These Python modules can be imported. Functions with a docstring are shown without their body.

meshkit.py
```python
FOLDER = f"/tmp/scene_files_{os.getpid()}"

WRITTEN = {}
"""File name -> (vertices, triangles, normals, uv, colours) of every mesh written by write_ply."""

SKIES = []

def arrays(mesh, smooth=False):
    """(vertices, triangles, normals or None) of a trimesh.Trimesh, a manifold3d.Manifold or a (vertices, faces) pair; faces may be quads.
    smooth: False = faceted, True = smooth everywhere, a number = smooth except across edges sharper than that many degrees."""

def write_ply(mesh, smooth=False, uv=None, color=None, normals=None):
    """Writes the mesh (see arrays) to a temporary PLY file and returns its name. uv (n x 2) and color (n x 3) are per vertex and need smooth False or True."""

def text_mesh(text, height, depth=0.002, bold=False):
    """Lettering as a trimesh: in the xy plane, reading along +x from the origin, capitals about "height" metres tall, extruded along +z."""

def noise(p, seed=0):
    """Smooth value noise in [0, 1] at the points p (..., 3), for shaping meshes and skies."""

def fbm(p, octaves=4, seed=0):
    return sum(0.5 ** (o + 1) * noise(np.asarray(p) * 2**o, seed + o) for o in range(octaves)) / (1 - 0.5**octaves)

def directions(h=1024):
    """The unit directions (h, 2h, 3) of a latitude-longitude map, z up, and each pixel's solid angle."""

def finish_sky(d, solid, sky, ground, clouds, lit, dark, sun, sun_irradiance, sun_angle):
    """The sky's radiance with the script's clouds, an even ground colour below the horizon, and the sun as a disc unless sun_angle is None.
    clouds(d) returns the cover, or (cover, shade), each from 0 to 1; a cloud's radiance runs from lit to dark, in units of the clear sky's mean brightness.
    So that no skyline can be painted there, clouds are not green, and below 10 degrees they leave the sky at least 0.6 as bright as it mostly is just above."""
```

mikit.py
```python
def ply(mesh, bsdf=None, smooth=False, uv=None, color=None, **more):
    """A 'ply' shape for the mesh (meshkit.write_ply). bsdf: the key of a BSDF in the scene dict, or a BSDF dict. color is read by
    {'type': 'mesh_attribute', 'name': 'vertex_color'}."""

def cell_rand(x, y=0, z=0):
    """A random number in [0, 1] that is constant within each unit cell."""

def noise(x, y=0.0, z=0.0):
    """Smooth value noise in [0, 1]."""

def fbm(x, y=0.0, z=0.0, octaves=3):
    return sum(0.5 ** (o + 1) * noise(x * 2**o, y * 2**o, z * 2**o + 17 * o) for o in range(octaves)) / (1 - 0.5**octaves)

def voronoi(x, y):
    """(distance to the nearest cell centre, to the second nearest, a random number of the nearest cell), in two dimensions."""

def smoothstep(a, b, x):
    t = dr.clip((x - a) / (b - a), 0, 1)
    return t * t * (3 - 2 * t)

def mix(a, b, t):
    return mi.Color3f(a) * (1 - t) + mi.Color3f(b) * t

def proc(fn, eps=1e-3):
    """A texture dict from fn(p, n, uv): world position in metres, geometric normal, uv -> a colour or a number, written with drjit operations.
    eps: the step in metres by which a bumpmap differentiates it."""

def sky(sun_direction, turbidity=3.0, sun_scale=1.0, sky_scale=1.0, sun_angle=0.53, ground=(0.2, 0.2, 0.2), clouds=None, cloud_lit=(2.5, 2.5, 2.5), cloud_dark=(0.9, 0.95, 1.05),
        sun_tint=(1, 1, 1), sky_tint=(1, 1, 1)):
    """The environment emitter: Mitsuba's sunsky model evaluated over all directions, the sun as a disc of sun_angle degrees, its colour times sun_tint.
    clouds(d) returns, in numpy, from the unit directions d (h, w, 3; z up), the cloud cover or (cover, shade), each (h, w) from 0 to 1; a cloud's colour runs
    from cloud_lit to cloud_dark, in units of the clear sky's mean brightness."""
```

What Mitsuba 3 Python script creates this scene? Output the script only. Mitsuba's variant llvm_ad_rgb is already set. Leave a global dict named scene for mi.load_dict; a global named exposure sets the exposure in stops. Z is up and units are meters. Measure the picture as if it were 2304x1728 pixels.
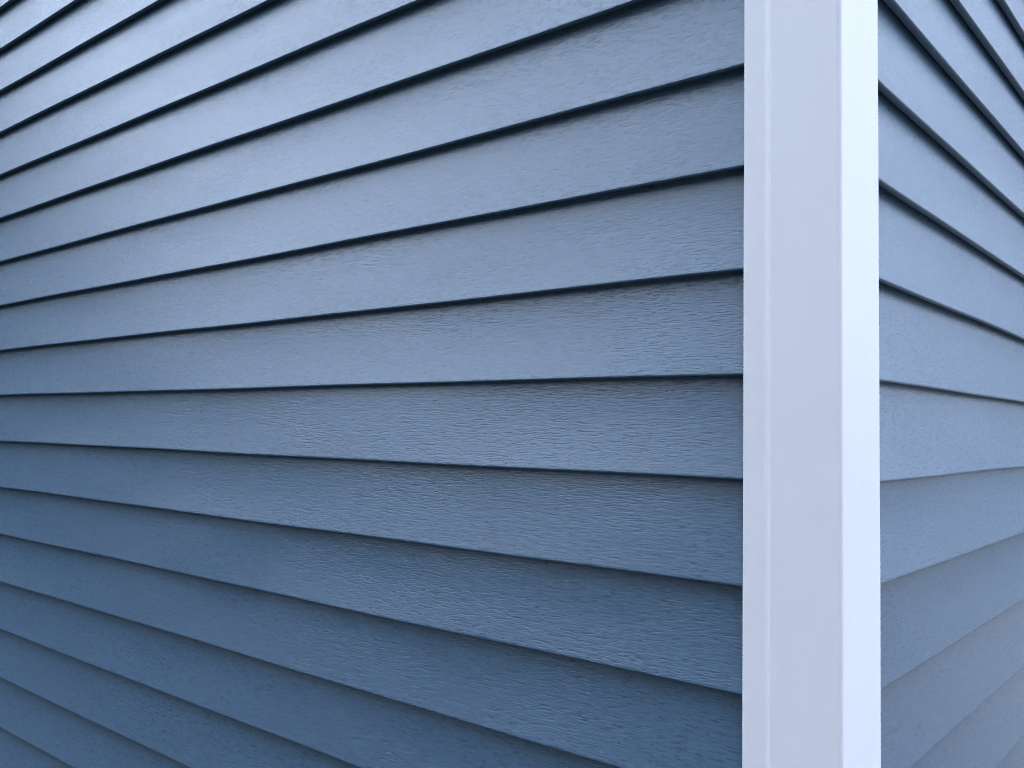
import math, random
import numpy as np, trimesh, drjit as dr
import mitsuba as mi, mikit, meshkit
from shapely.geometry import Polygon

T = mi.ScalarTransform4f
scene = {'type': 'scene'}
labels = {}

# ------------------------------------------------------------------ camera
EYE = np.array([0.2956, -0.8090, 1.6])
YAW, PITCH, ROLL, FOCAL = 2.2700, 0.0494, -0.0163, 2034.05 / 2304
fwd = np.array([math.cos(YAW) * math.cos(PITCH), math.sin(YAW) * math.cos(PITCH), math.sin(PITCH)])
rgt = np.cross(fwd, [0, 0, 1]); rgt /= np.linalg.norm(rgt)
dwn = np.cross(fwd, rgt)
up = -(-math.sin(ROLL) * rgt + math.cos(ROLL) * dwn)
scene['camera'] = {'type': 'perspective', 'fov_axis': 'x', 'fov': math.degrees(2 * math.atan(0.5 / FOCAL)),
                   'near_clip': 0.02, 'far_clip': 2000.0,
                   'to_world': T().look_at(origin=EYE.tolist(), target=(EYE + fwd).tolist(), up=up.tolist()),
                   }

# ------------------------------------------------------------------ daylight: open shade, the sun stands behind the house
SUN_AZ, SUN_EL = 170.0, 42.0
sun = np.array([math.cos(math.radians(SUN_AZ)) * math.cos(math.radians(SUN_EL)), math.sin(math.radians(SUN_AZ)) * math.cos(math.radians(SUN_EL)), math.sin(math.radians(SUN_EL))])
def overcast(d):
    """whole cover: brighter overhead than low down, and broadly brighter round the veiled sun"""
    z = np.clip(d[..., 2], 0, 1)
    glow = np.exp((d @ sun - 1) * 2.5)
    soft = np.sin(5.1 * d[..., 0] + 2.0 * d[..., 2] + 0.7) * np.sin(4.3 * d[..., 1] - 1.1)
    return np.ones_like(z), np.clip(1.0 - 0.15 * z - 0.80 * glow + 0.05 * soft, 0, 1)
scene['sky'] = mikit.sky(sun, turbidity=3.0, sun_scale=0.03, sun_angle=30, clouds=overcast,
                         cloud_lit=(2.95, 3.44, 4.30), cloud_dark=(0.90, 1.09, 1.50), ground=(0.05, 0.05, 0.05))
exposure = 4.13

# ------------------------------------------------------------------ materials
def grain_height(p, n, uv):
    u, v = uv.x, uv.y
    v2 = v + 0.0007 * mikit.noise(u * 5, v * 24, 3.0)                       # the grain runs nearly straight
    a = mikit.noise(u * 125, v2 * 1200, 1.0)
    b = mikit.noise(u * 70, v2 * 760, 7.0)
    dash = mikit.smoothstep(0.60, 0.85, mikit.noise(u * 130, v2 * 1150, 11.0)) * mikit.smoothstep(0.10, 0.70, mikit.noise(u * 6, v * 30, 5.0))
    return 0.55 * a + 0.40 * b - 0.9 * dash

def siding_tone(p, n, uv):
    u, v = uv.x, uv.y
    f = 0.97 + 0.06 * mikit.fbm(u * 3, v * 9, 2.0) 
    d = mikit.smoothstep(0.66, 0.86, mikit.noise(u * 130, (v + 0.0007 * mikit.noise(u * 5, v * 24, 3.0)) * 1150, 11.0))
    g = mikit.noise(u * 125, (v + 0.0007 * mikit.noise(u * 5, v * 24, 3.0)) * 1200, 1.0)
    c = mi.Color3f(0.059, 0.113, 0.178) * f * (0.85 + 0.30 * g)
    return c * (1 - 0.30 * d)

def vinyl_tone(p, n, uv):
    g = mikit.noise(uv.x * 1100, uv.y * 60, 2.0)
    d1, d2, r = mikit.voronoi(uv.x * 11, uv.y * 11)
    speck = (1 - mikit.smoothstep(0.003, 0.010, d1)) * mikit.smoothstep(0.70, 0.72, r)
    c = mi.Color3f(0.82, 0.79, 0.815) * (0.982 + 0.016 * g + 0.02 * mikit.fbm(uv.x * 8, uv.y * 5))
    return mikit.mix(c, mi.Color3f(0.25, 0.22, 0.19), 0.75 * speck)

def vinyl_height(p, n, uv):
    return mikit.noise(uv.x * 900, uv.y * 70, 2.0)

def mat(key, d):
    scene[key] = d
mat('siding_vinyl', {'type': 'twosided', 'bsdf': {'type': 'bumpmap', 'scale': 0.00015, 'arbitrary': mikit.proc(grain_height, 0.0002),
    'bsdf': {'type': 'principled', 'base_color': mikit.proc(siding_tone), 'roughness': 0.34, 'specular': 0.95}}})
mat('white_vinyl', {'type': 'twosided', 'bsdf': {'type': 'bumpmap', 'scale': 0.00003, 'arbitrary': mikit.proc(vinyl_height, 0.0002),
    'bsdf': {'type': 'principled', 'base_color': mikit.proc(vinyl_tone), 'roughness': 0.45, 'specular': 0.5}}})
mat('sheathing', {'type': 'twosided', 'bsdf': {'type': 'principled', 'base_color': {'type': 'rgb', 'value': [0.12, 0.11, 0.10]}, 'roughness': 0.8}})
mat('shingle_grey', {'type': 'twosided', 'bsdf': {'type': 'principled', 'base_color': mikit.proc(
    lambda p, n, uv: mi.Color3f(0.06, 0.06, 0.065) * (0.7 + 0.6 * mikit.noise(p.x * 40, p.y * 40, p.z * 40))), 'roughness': 0.9}})
mat('concrete', {'type': 'twosided', 'bsdf': {'type': 'principled', 'base_color': mikit.proc(
    lambda p, n, uv: mi.Color3f(0.24, 0.21, 0.17) * (0.8 + 0.4 * mikit.fbm(p.x * 14, p.y * 14, p.z * 14))), 'roughness': 0.85}})
mat('lawn_ground', {'type': 'twosided', 'bsdf': {'type': 'principled', 'base_color': mikit.proc(
    lambda p, n, uv: mikit.mix(mi.Color3f(0.035, 0.038, 0.026), mi.Color3f(0.06, 0.055, 0.045), mikit.fbm(p.x * 2.3, p.y * 2.3, 1.0, 4))), 'roughness': 0.95}})

mat('evergreen_leaf', {'type': 'twosided', 'bsdf': {'type': 'principled', 'base_color': mikit.proc(
    lambda p, n, uv: mikit.mix(mi.Color3f(0.020, 0.034, 0.016), mi.Color3f(0.050, 0.070, 0.032), mikit.noise(p.x * 7, p.y * 7, p.z * 7))), 'roughness': 0.7}})

def rgb(n, shape, **label):
    scene[n] = shape
    if label: labels[n] = label

# ------------------------------------------------------------------ ground
g = trimesh.creation.box((400, 400, 0.2)); g.apply_translation((0, 0, -0.1))
rgb('ground', mikit.ply(g, 'lawn_ground'), kind='structure', label='lawn around the house', category='ground')

dv = trimesh.creation.box((3.4, 30, 0.03)); dv.apply_translation((2.2, 4, 0.008))  # out of view, placed to bounce light up the right-hand wall
rgb('unseen_driveway', mikit.ply(dv, 'concrete'), kind='structure', label='unseen strip of pale concrete, out of view, placed to bounce light onto the return wall', category='unseen_driveway')

# ------------------------------------------------------------------ lap siding
COURSE, DEPTH, LIP = 0.1016, 0.0144, 0.0018
LEN_L, LEN_R = 6.0, 5.0          # lengths of the two clad walls
def profile():
    """(outward offset from the lip plane, height above the lip's bottom) from the top of the plank down its face, round its lip and in along its underside."""
    pts = []
    k = 0.5
    z_top, z_low = COURSE + 0.016, LIP * 1.15
    for t in np.concatenate([np.linspace(1, 0.12, 9), [0.06, 0.02, 0.0]]):
        z = z_low + t * (z_top - z_low)
        s = (z - z_low) / (COURSE - z_low)
        o = -DEPTH * ((1 - k) * s + k * (1 - (1 - min(s, 1.0)) ** 2)) if s <= 1 else -DEPTH - DEPTH * (1 - k) * (s - 1)
        pts.append((o, z))
    for a in np.linspace(18, 90, 5)[0:]:
        r = math.radians(a)
        pts.append((-LIP + LIP * math.cos(r), LIP - LIP * math.sin(r)))
    pts += [(-LIP * 1.6, 0.0), (-LIP * 2.4, 0.0003), (-DEPTH * 0.5, 0.0013), (-DEPTH + 0.0040, 0.0024), (-DEPTH + 0.0032, 0.0030), (-DEPTH + 0.0030, 0.0040), (-DEPTH + 0.0030, 0.0100)]
    return np.array(pts)
PROF = profile()
ARC = np.concatenate([[0], np.cumsum(np.linalg.norm(np.diff(PROF, axis=0), axis=1))])

def plank(start, end, lip_z, index, wall):
    """start, end: distances along the wall from the corner; returns (mesh in wall coordinates (along, outward, up), uv)."""
    rng = random.Random(1000 * wall + index)
    u = np.arange(start, end + 1e-6, 0.05)
    ph = [rng.uniform(0, 6.28) for _ in range(6)]
    wave = 0.00045 * np.sin(u * 5.1 + ph[0]) + 0.00030 * np.sin(u * 12.7 + ph[1])       # the lip is never dead straight
    bow = 0.00060 * np.sin(u * 4.3 + ph[2]) + 0.00035 * np.sin(u * 9.9 + ph[3])         # and the face swells a little
    tilt = rng.uniform(-0.0004, 0.0004)
    n = len(PROF)
    V = np.zeros((len(u), n, 3)); UV = np.zeros((len(u), n, 2))
    mid = np.sin(np.clip(PROF[:, 1] / COURSE, 0, 1) * math.pi)
    V[:, :, 0] = u[:, None]
    V[:, :, 1] = PROF[None, :, 0] + bow[:, None] * mid[None] + tilt * (1 - np.clip(PROF[:, 1] / COURSE, 0, 1))[None]
    V[:, :, 2] = lip_z + PROF[None, :, 1] + wave[:, None] * (1 - 0.6 * np.clip(PROF[:, 1] / COURSE, 0, 1))[None]
    UV[:, :, 0] = u[:, None] + 1.37 * index + 31 * wall
    UV[:, :, 1] = ARC[None] + 0.217 * index
    i, j = np.meshgrid(np.arange(len(u) - 1), np.arange(n - 1), indexing='ij')
    q = np.stack([i * n + j, i * n + j + 1, (i + 1) * n + j + 1, (i + 1) * n + j], -1).reshape(-1, 4)
    return V.reshape(-1, 3), q, UV.reshape(-1, 2)

def to_world(v, wall):
    a, o, z = v[:, 0], v[:, 1], v[:, 2]
    if wall == 0:                                   # the long wall: along -x, facing -y
        return np.stack([-a, -o, z], 1)
    return np.stack([o - 0.0030, a, z], 1)          # the other: along +y, facing +x

FLIP = {0: False, 1: False}
Z0 = EYE[2] + 0.0557
WALL_TOP = 3.60
def clad(parent, wall, start, length, z0):
    made = 0
    lo = -math.floor((z0 - 0.25) / COURSE); hi = math.floor((WALL_TOP - z0) / COURSE)
    for k in range(hi, lo - 1, -1):
        v, q, uv = plank(start, length, z0 + k * COURSE, k, wall)
        v = to_world(v, wall)
        f = np.vstack([q[:, [0, 1, 2]], q[:, [0, 2, 3]]])
        a, b, c = v[f[0, 0]], v[f[0, 1]], v[f[0, 2]]
        out = np.array([0, -1, 0]) if wall == 0 else np.array([1, 0, 0])
        if np.dot(np.cross(b - a, c - a), out) < 0: f = f[:, ::-1]
        key = f'{parent}__siding_plank' + (f'_{made:03d}' if made else '')
        scene[key] = mikit.ply((v, f), 'siding_vinyl', smooth=True, uv=uv)
        made += 1

labels['house'] = {'label': 'house corner clad in slate blue lap siding with a white vinyl corner post', 'category': 'house'}

def box(lo, hi):
    m = trimesh.creation.box(np.subtract(hi, lo)); m.apply_translation(np.add(lo, hi) / 2); return m

BACK = DEPTH + 0.008
scene['house__siding_wall'] = mikit.ply(box((-LEN_L, BACK, 0.24), (-BACK - 0.012, BACK + 0.10, WALL_TOP)), 'sheathing')
labels['house__siding_wall'] = {'label': 'wide wall of slate blue lap siding running away from the post to the left'}
scene['house__siding_wall_001'] = mikit.ply(box((-BACK - 0.10 - 0.002, BACK + 0.101, 0.24), (-BACK - 0.002, LEN_R, WALL_TOP)), 'sheathing')
labels['house__siding_wall_001'] = {'label': 'narrow, paler return wall of slate blue lap siding on the far side of the post'}
clad('house__siding_wall', 0, 0.066, LEN_L, Z0)
clad('house__siding_wall_001', 1, 0.078, LEN_R, Z0 - 0.0014)

# ------------------------------------------------------------------ corner post: one bent sheet, each face a broad flat and a set-back outer band
def ray_x(a, y): return EYE[0] + (y - EYE[1]) / math.tan(a)
def ray_y(a, x): return EYE[1] + (x - EYE[0]) * math.tan(a)
A_LEFT, A_CORNER, A_RIGHT = 2.0195, 1.9199, 1.8830
eL, STEP = 0.0072, 0.0046
eR = ray_x(A_CORNER, -eL)
xL = ray_x(A_LEFT, -(eL - STEP)); yR = ray_y(A_RIGHT, eR - STEP)
wL, wR = eR - xL, yR + eL
def cove(n=9):
    """from the band (0, 0) up to the flat (1, 1): a hollow curve that ends in a crisp edge"""
    return [(s, s ** 2.0) for s in np.linspace(0, 1, n)]
def post_outline():
    o = []
    bL = 0.31 * wL; bR = 0.31 * wR; c = 0.0090
    # left face, from its outer hem to the corner  (x runs along, y out is negative)
    r = 0.0013
    for a in np.linspace(180, 270, 4):
        t = math.radians(a); o.append((xL + r + r * math.cos(t), -(eL - STEP) + r + r * math.sin(t)))
    for s, h in cove():
        o.append((xL + bL - c + s * c, -(eL - STEP + STEP * h)))
    R = 0.0040
    for a in np.linspace(270, 360, 8):
        t = math.radians(a); o.append((eR - R + R * math.cos(t), -eL + R + R * math.sin(t)))
    for s, h in reversed(cove()):
        o.append((eR - STEP + STEP * h, yR - bR + c - s * c))
    for a in np.linspace(0, 90, 4):
        t = math.radians(a); o.append((eR - STEP - r + r * math.cos(t), yR - r + r * math.sin(t)))
    return np.array(o)
outer = post_outline()
t = 0.0016
inner = [(eR - STEP - t, yR - 0.0002), (eR - STEP - t, -(eL - STEP) + t), (xL + 0.0002, -(eL - STEP) + t)]
ring = np.vstack([outer, inner])
lo_z, hi_z = 0.25, WALL_TOP
n = len(ring)
zs = np.linspace(lo_z, hi_z, 34)
rng = np.random.default_rng(5)
drift = np.cumsum(rng.normal(0, 0.00010, (34, 2)), axis=0); drift -= np.linspace(drift[0], drift[-1], 34)
V = np.array([[x + d[0], y + d[1], z] for z, d in zip(zs, drift) for x, y in ring])
arc = np.concatenate([[0], np.cumsum(np.linalg.norm(np.diff(ring, axis=0), axis=1))])
UV = np.array([[a, z] for z in zs for a in arc])
F = []
for k in range(len(zs) - 1):
    for j in range(n):
        a, b = k * n + j, k * n + (j + 1) % n
        F += [[a, b, b + n], [a, b + n, a + n]]
F = np.array(F)
# split vertices at the crisp edges by hand: normals per segment where the outline turns more than 20 degrees
def crisp(V, F, UV, limit=33):
    m = trimesh.Trimesh(V, F, process=False)
    seg = np.tile(np.repeat(np.arange(n), 2), len(zs) - 1)
    d = np.roll(ring, -1, axis=0) - ring; ang = np.degrees(np.arctan2(d[:, 1], d[:, 0]))
    turn = np.abs((ang - np.roll(ang, 1) + 180) % 360 - 180)
    group = np.cumsum(turn > limit)
    vs, fs, us = [], [], []
    base = 0
    for gk in np.unique(group):
        ff = F[group[seg] == gk]; used, inv = np.unique(ff, return_inverse=True)
        vs.append(V[used]); us.append(UV[used]); fs.append(inv.reshape(-1, 3) + base); base += len(used)
    return np.vstack(vs), np.vstack(fs), np.vstack(us)
V, F, UV = crisp(V, F, UV)
scene['house__corner_post'] = mikit.ply((V, F), 'white_vinyl', smooth=True, uv=UV)
labels['house__corner_post'] = {'label': 'white vinyl corner post running up between the two walls'}

# ------------------------------------------------------------------ the rest of the house, out of the frame
H = WALL_TOP
x0, x1, y0, y1, e = -LEN_L, -0.02, 0.02, LEN_R, 0.30
scene['house__foundation'] = mikit.ply(box((x0, y0 + 0.02, -0.05), (x1 - 0.02, y1, 0.238)), 'concrete')
scene['house__rear_wall'] = mikit.ply(box((x0 - 0.1, y1 + 0.001, 0.24), (x1 - 0.13, y1 + 0.1, H)), 'siding_vinyl', uv=None)
scene['house__side_wall'] = mikit.ply(box((x0 - 0.1, y0 + 0.01, 0.24), (x0 - 0.001, y1, H)), 'siding_vinyl', uv=None)
scene['house__soffit'] = mikit.ply(box((x0 - e, y0 - e, H + 0.003), (x1 + e, y1 + e, H + 0.02)), 'white_vinyl')
ym = (y0 + y1) / 2
rv = np.array([[x, y, z] for x in (x0 - e, x1 + e) for y, z in ((y0 - e, H + 0.022), (y1 + e, H + 0.022), (y1 + e, H + 0.16), (ym, H + 1.7), (y0 - e, H + 0.16))])
roof = trimesh.convex.convex_hull(rv)
scene['house__roof'] = mikit.ply(roof, 'shingle_grey')

# ------------------------------------------------------------------ unseen evergreens, placed to block sky light and darken what the boards mirror
def evergreen(x, y, w, h, rng):
    """a tapered trunk, a ragged dark core and a shell of small leaf sprays"""
    core = trimesh.creation.icosphere(3)
    v = core.vertices.copy()
    t = (v[:, 2] + 1) / 2
    rad = (w / 2) * np.clip(1 - t ** 1.7, 0.02, 1) ** 0.75 * np.clip(t * 9, 0.15, 1)
    a = np.arctan2(v[:, 1], v[:, 0])
    lump = 1 + 0.13 * np.sin(5 * a + 9 * t * h + x) + 0.10 * np.sin(3 * a - 14 * t + y) + rng.normal(0, 0.05, len(v))
    core.vertices = np.stack([x + rad * lump * np.cos(a), y + rad * lump * np.sin(a), 0.25 + t * (h - 0.25)], 1)
    n = 420
    t = rng.random(n) ** 1.2; a = rng.random(n) * 2 * math.pi
    rad = (w / 2) * np.clip(1 - t ** 1.7, 0.02, 1) ** 0.75 * rng.uniform(0.9, 1.12, n)
    c = np.stack([x + rad * np.cos(a), y + rad * np.sin(a), 0.35 + t * (h - 0.4)], 1)
    d = np.stack([np.cos(a), np.sin(a), rng.uniform(0.2, 1.4, n)], 1); d /= np.linalg.norm(d, axis=1, keepdims=True)
    side = np.cross(d, rng.normal(size=(n, 3))); side /= np.linalg.norm(side, axis=1, keepdims=True)
    L = rng.uniform(0.14, 0.32, n)[:, None]
    q = np.stack([c - side * L * 0.35, c + side * L * 0.35, c + d * L], 1).reshape(-1, 3)
    sprays = trimesh.Trimesh(q, np.arange(3 * n).reshape(-1, 3), process=False)
    trunk = trimesh.creation.cone(0.12, 1.2, sections=8); trunk.apply_translation((x, y, -0.02))
    return trimesh.util.concatenate([core, sprays, trunk])

rng = np.random.default_rng(11)
spots = [(13.5 + rng.uniform(-.6, .6), -9 + 2.9 * k, 3.4, 5.0 + rng.uniform(-.8, .8)) for k in range(8)]
spots += [(-11, -3.4, 3.4, 5.8), (-10.4, -1.8, 3.2, 7.0), (-11, -.4, 3.2, 7.4), (-12, 2.0, 3.8, 7.2), (-10.5, -6.2, 3.4, 4.4), (-9, -9, 3.6, 4.2), (-6.5, -11.5, 4, 4.6), (-3.6, -12.5, 4, 4.8), (1.9, 15, 2.8, 9.0), (-1.2, 16, 3, 8)]
spots += [(-0.9 + 1.15 * k + rng.uniform(-.1, .1), -5.8 + rng.uniform(-.25, .25), 1.9 + rng.uniform(-.2, .2), 9.3 + rng.uniform(-.5, .5)) for k in range(-1, 5)]  # tall unseen row that holds sky light off the left post face
scene['unseen_treeline'] = mikit.ply(trimesh.util.concatenate([evergreen(*p, rng) for p in spots]), 'evergreen_leaf')
labels['unseen_treeline'] = {'kind': 'stuff', 'label': 'unseen evergreens out of view, placed to block sky light and darken the siding sheen', 'category': 'unseen_trees'}
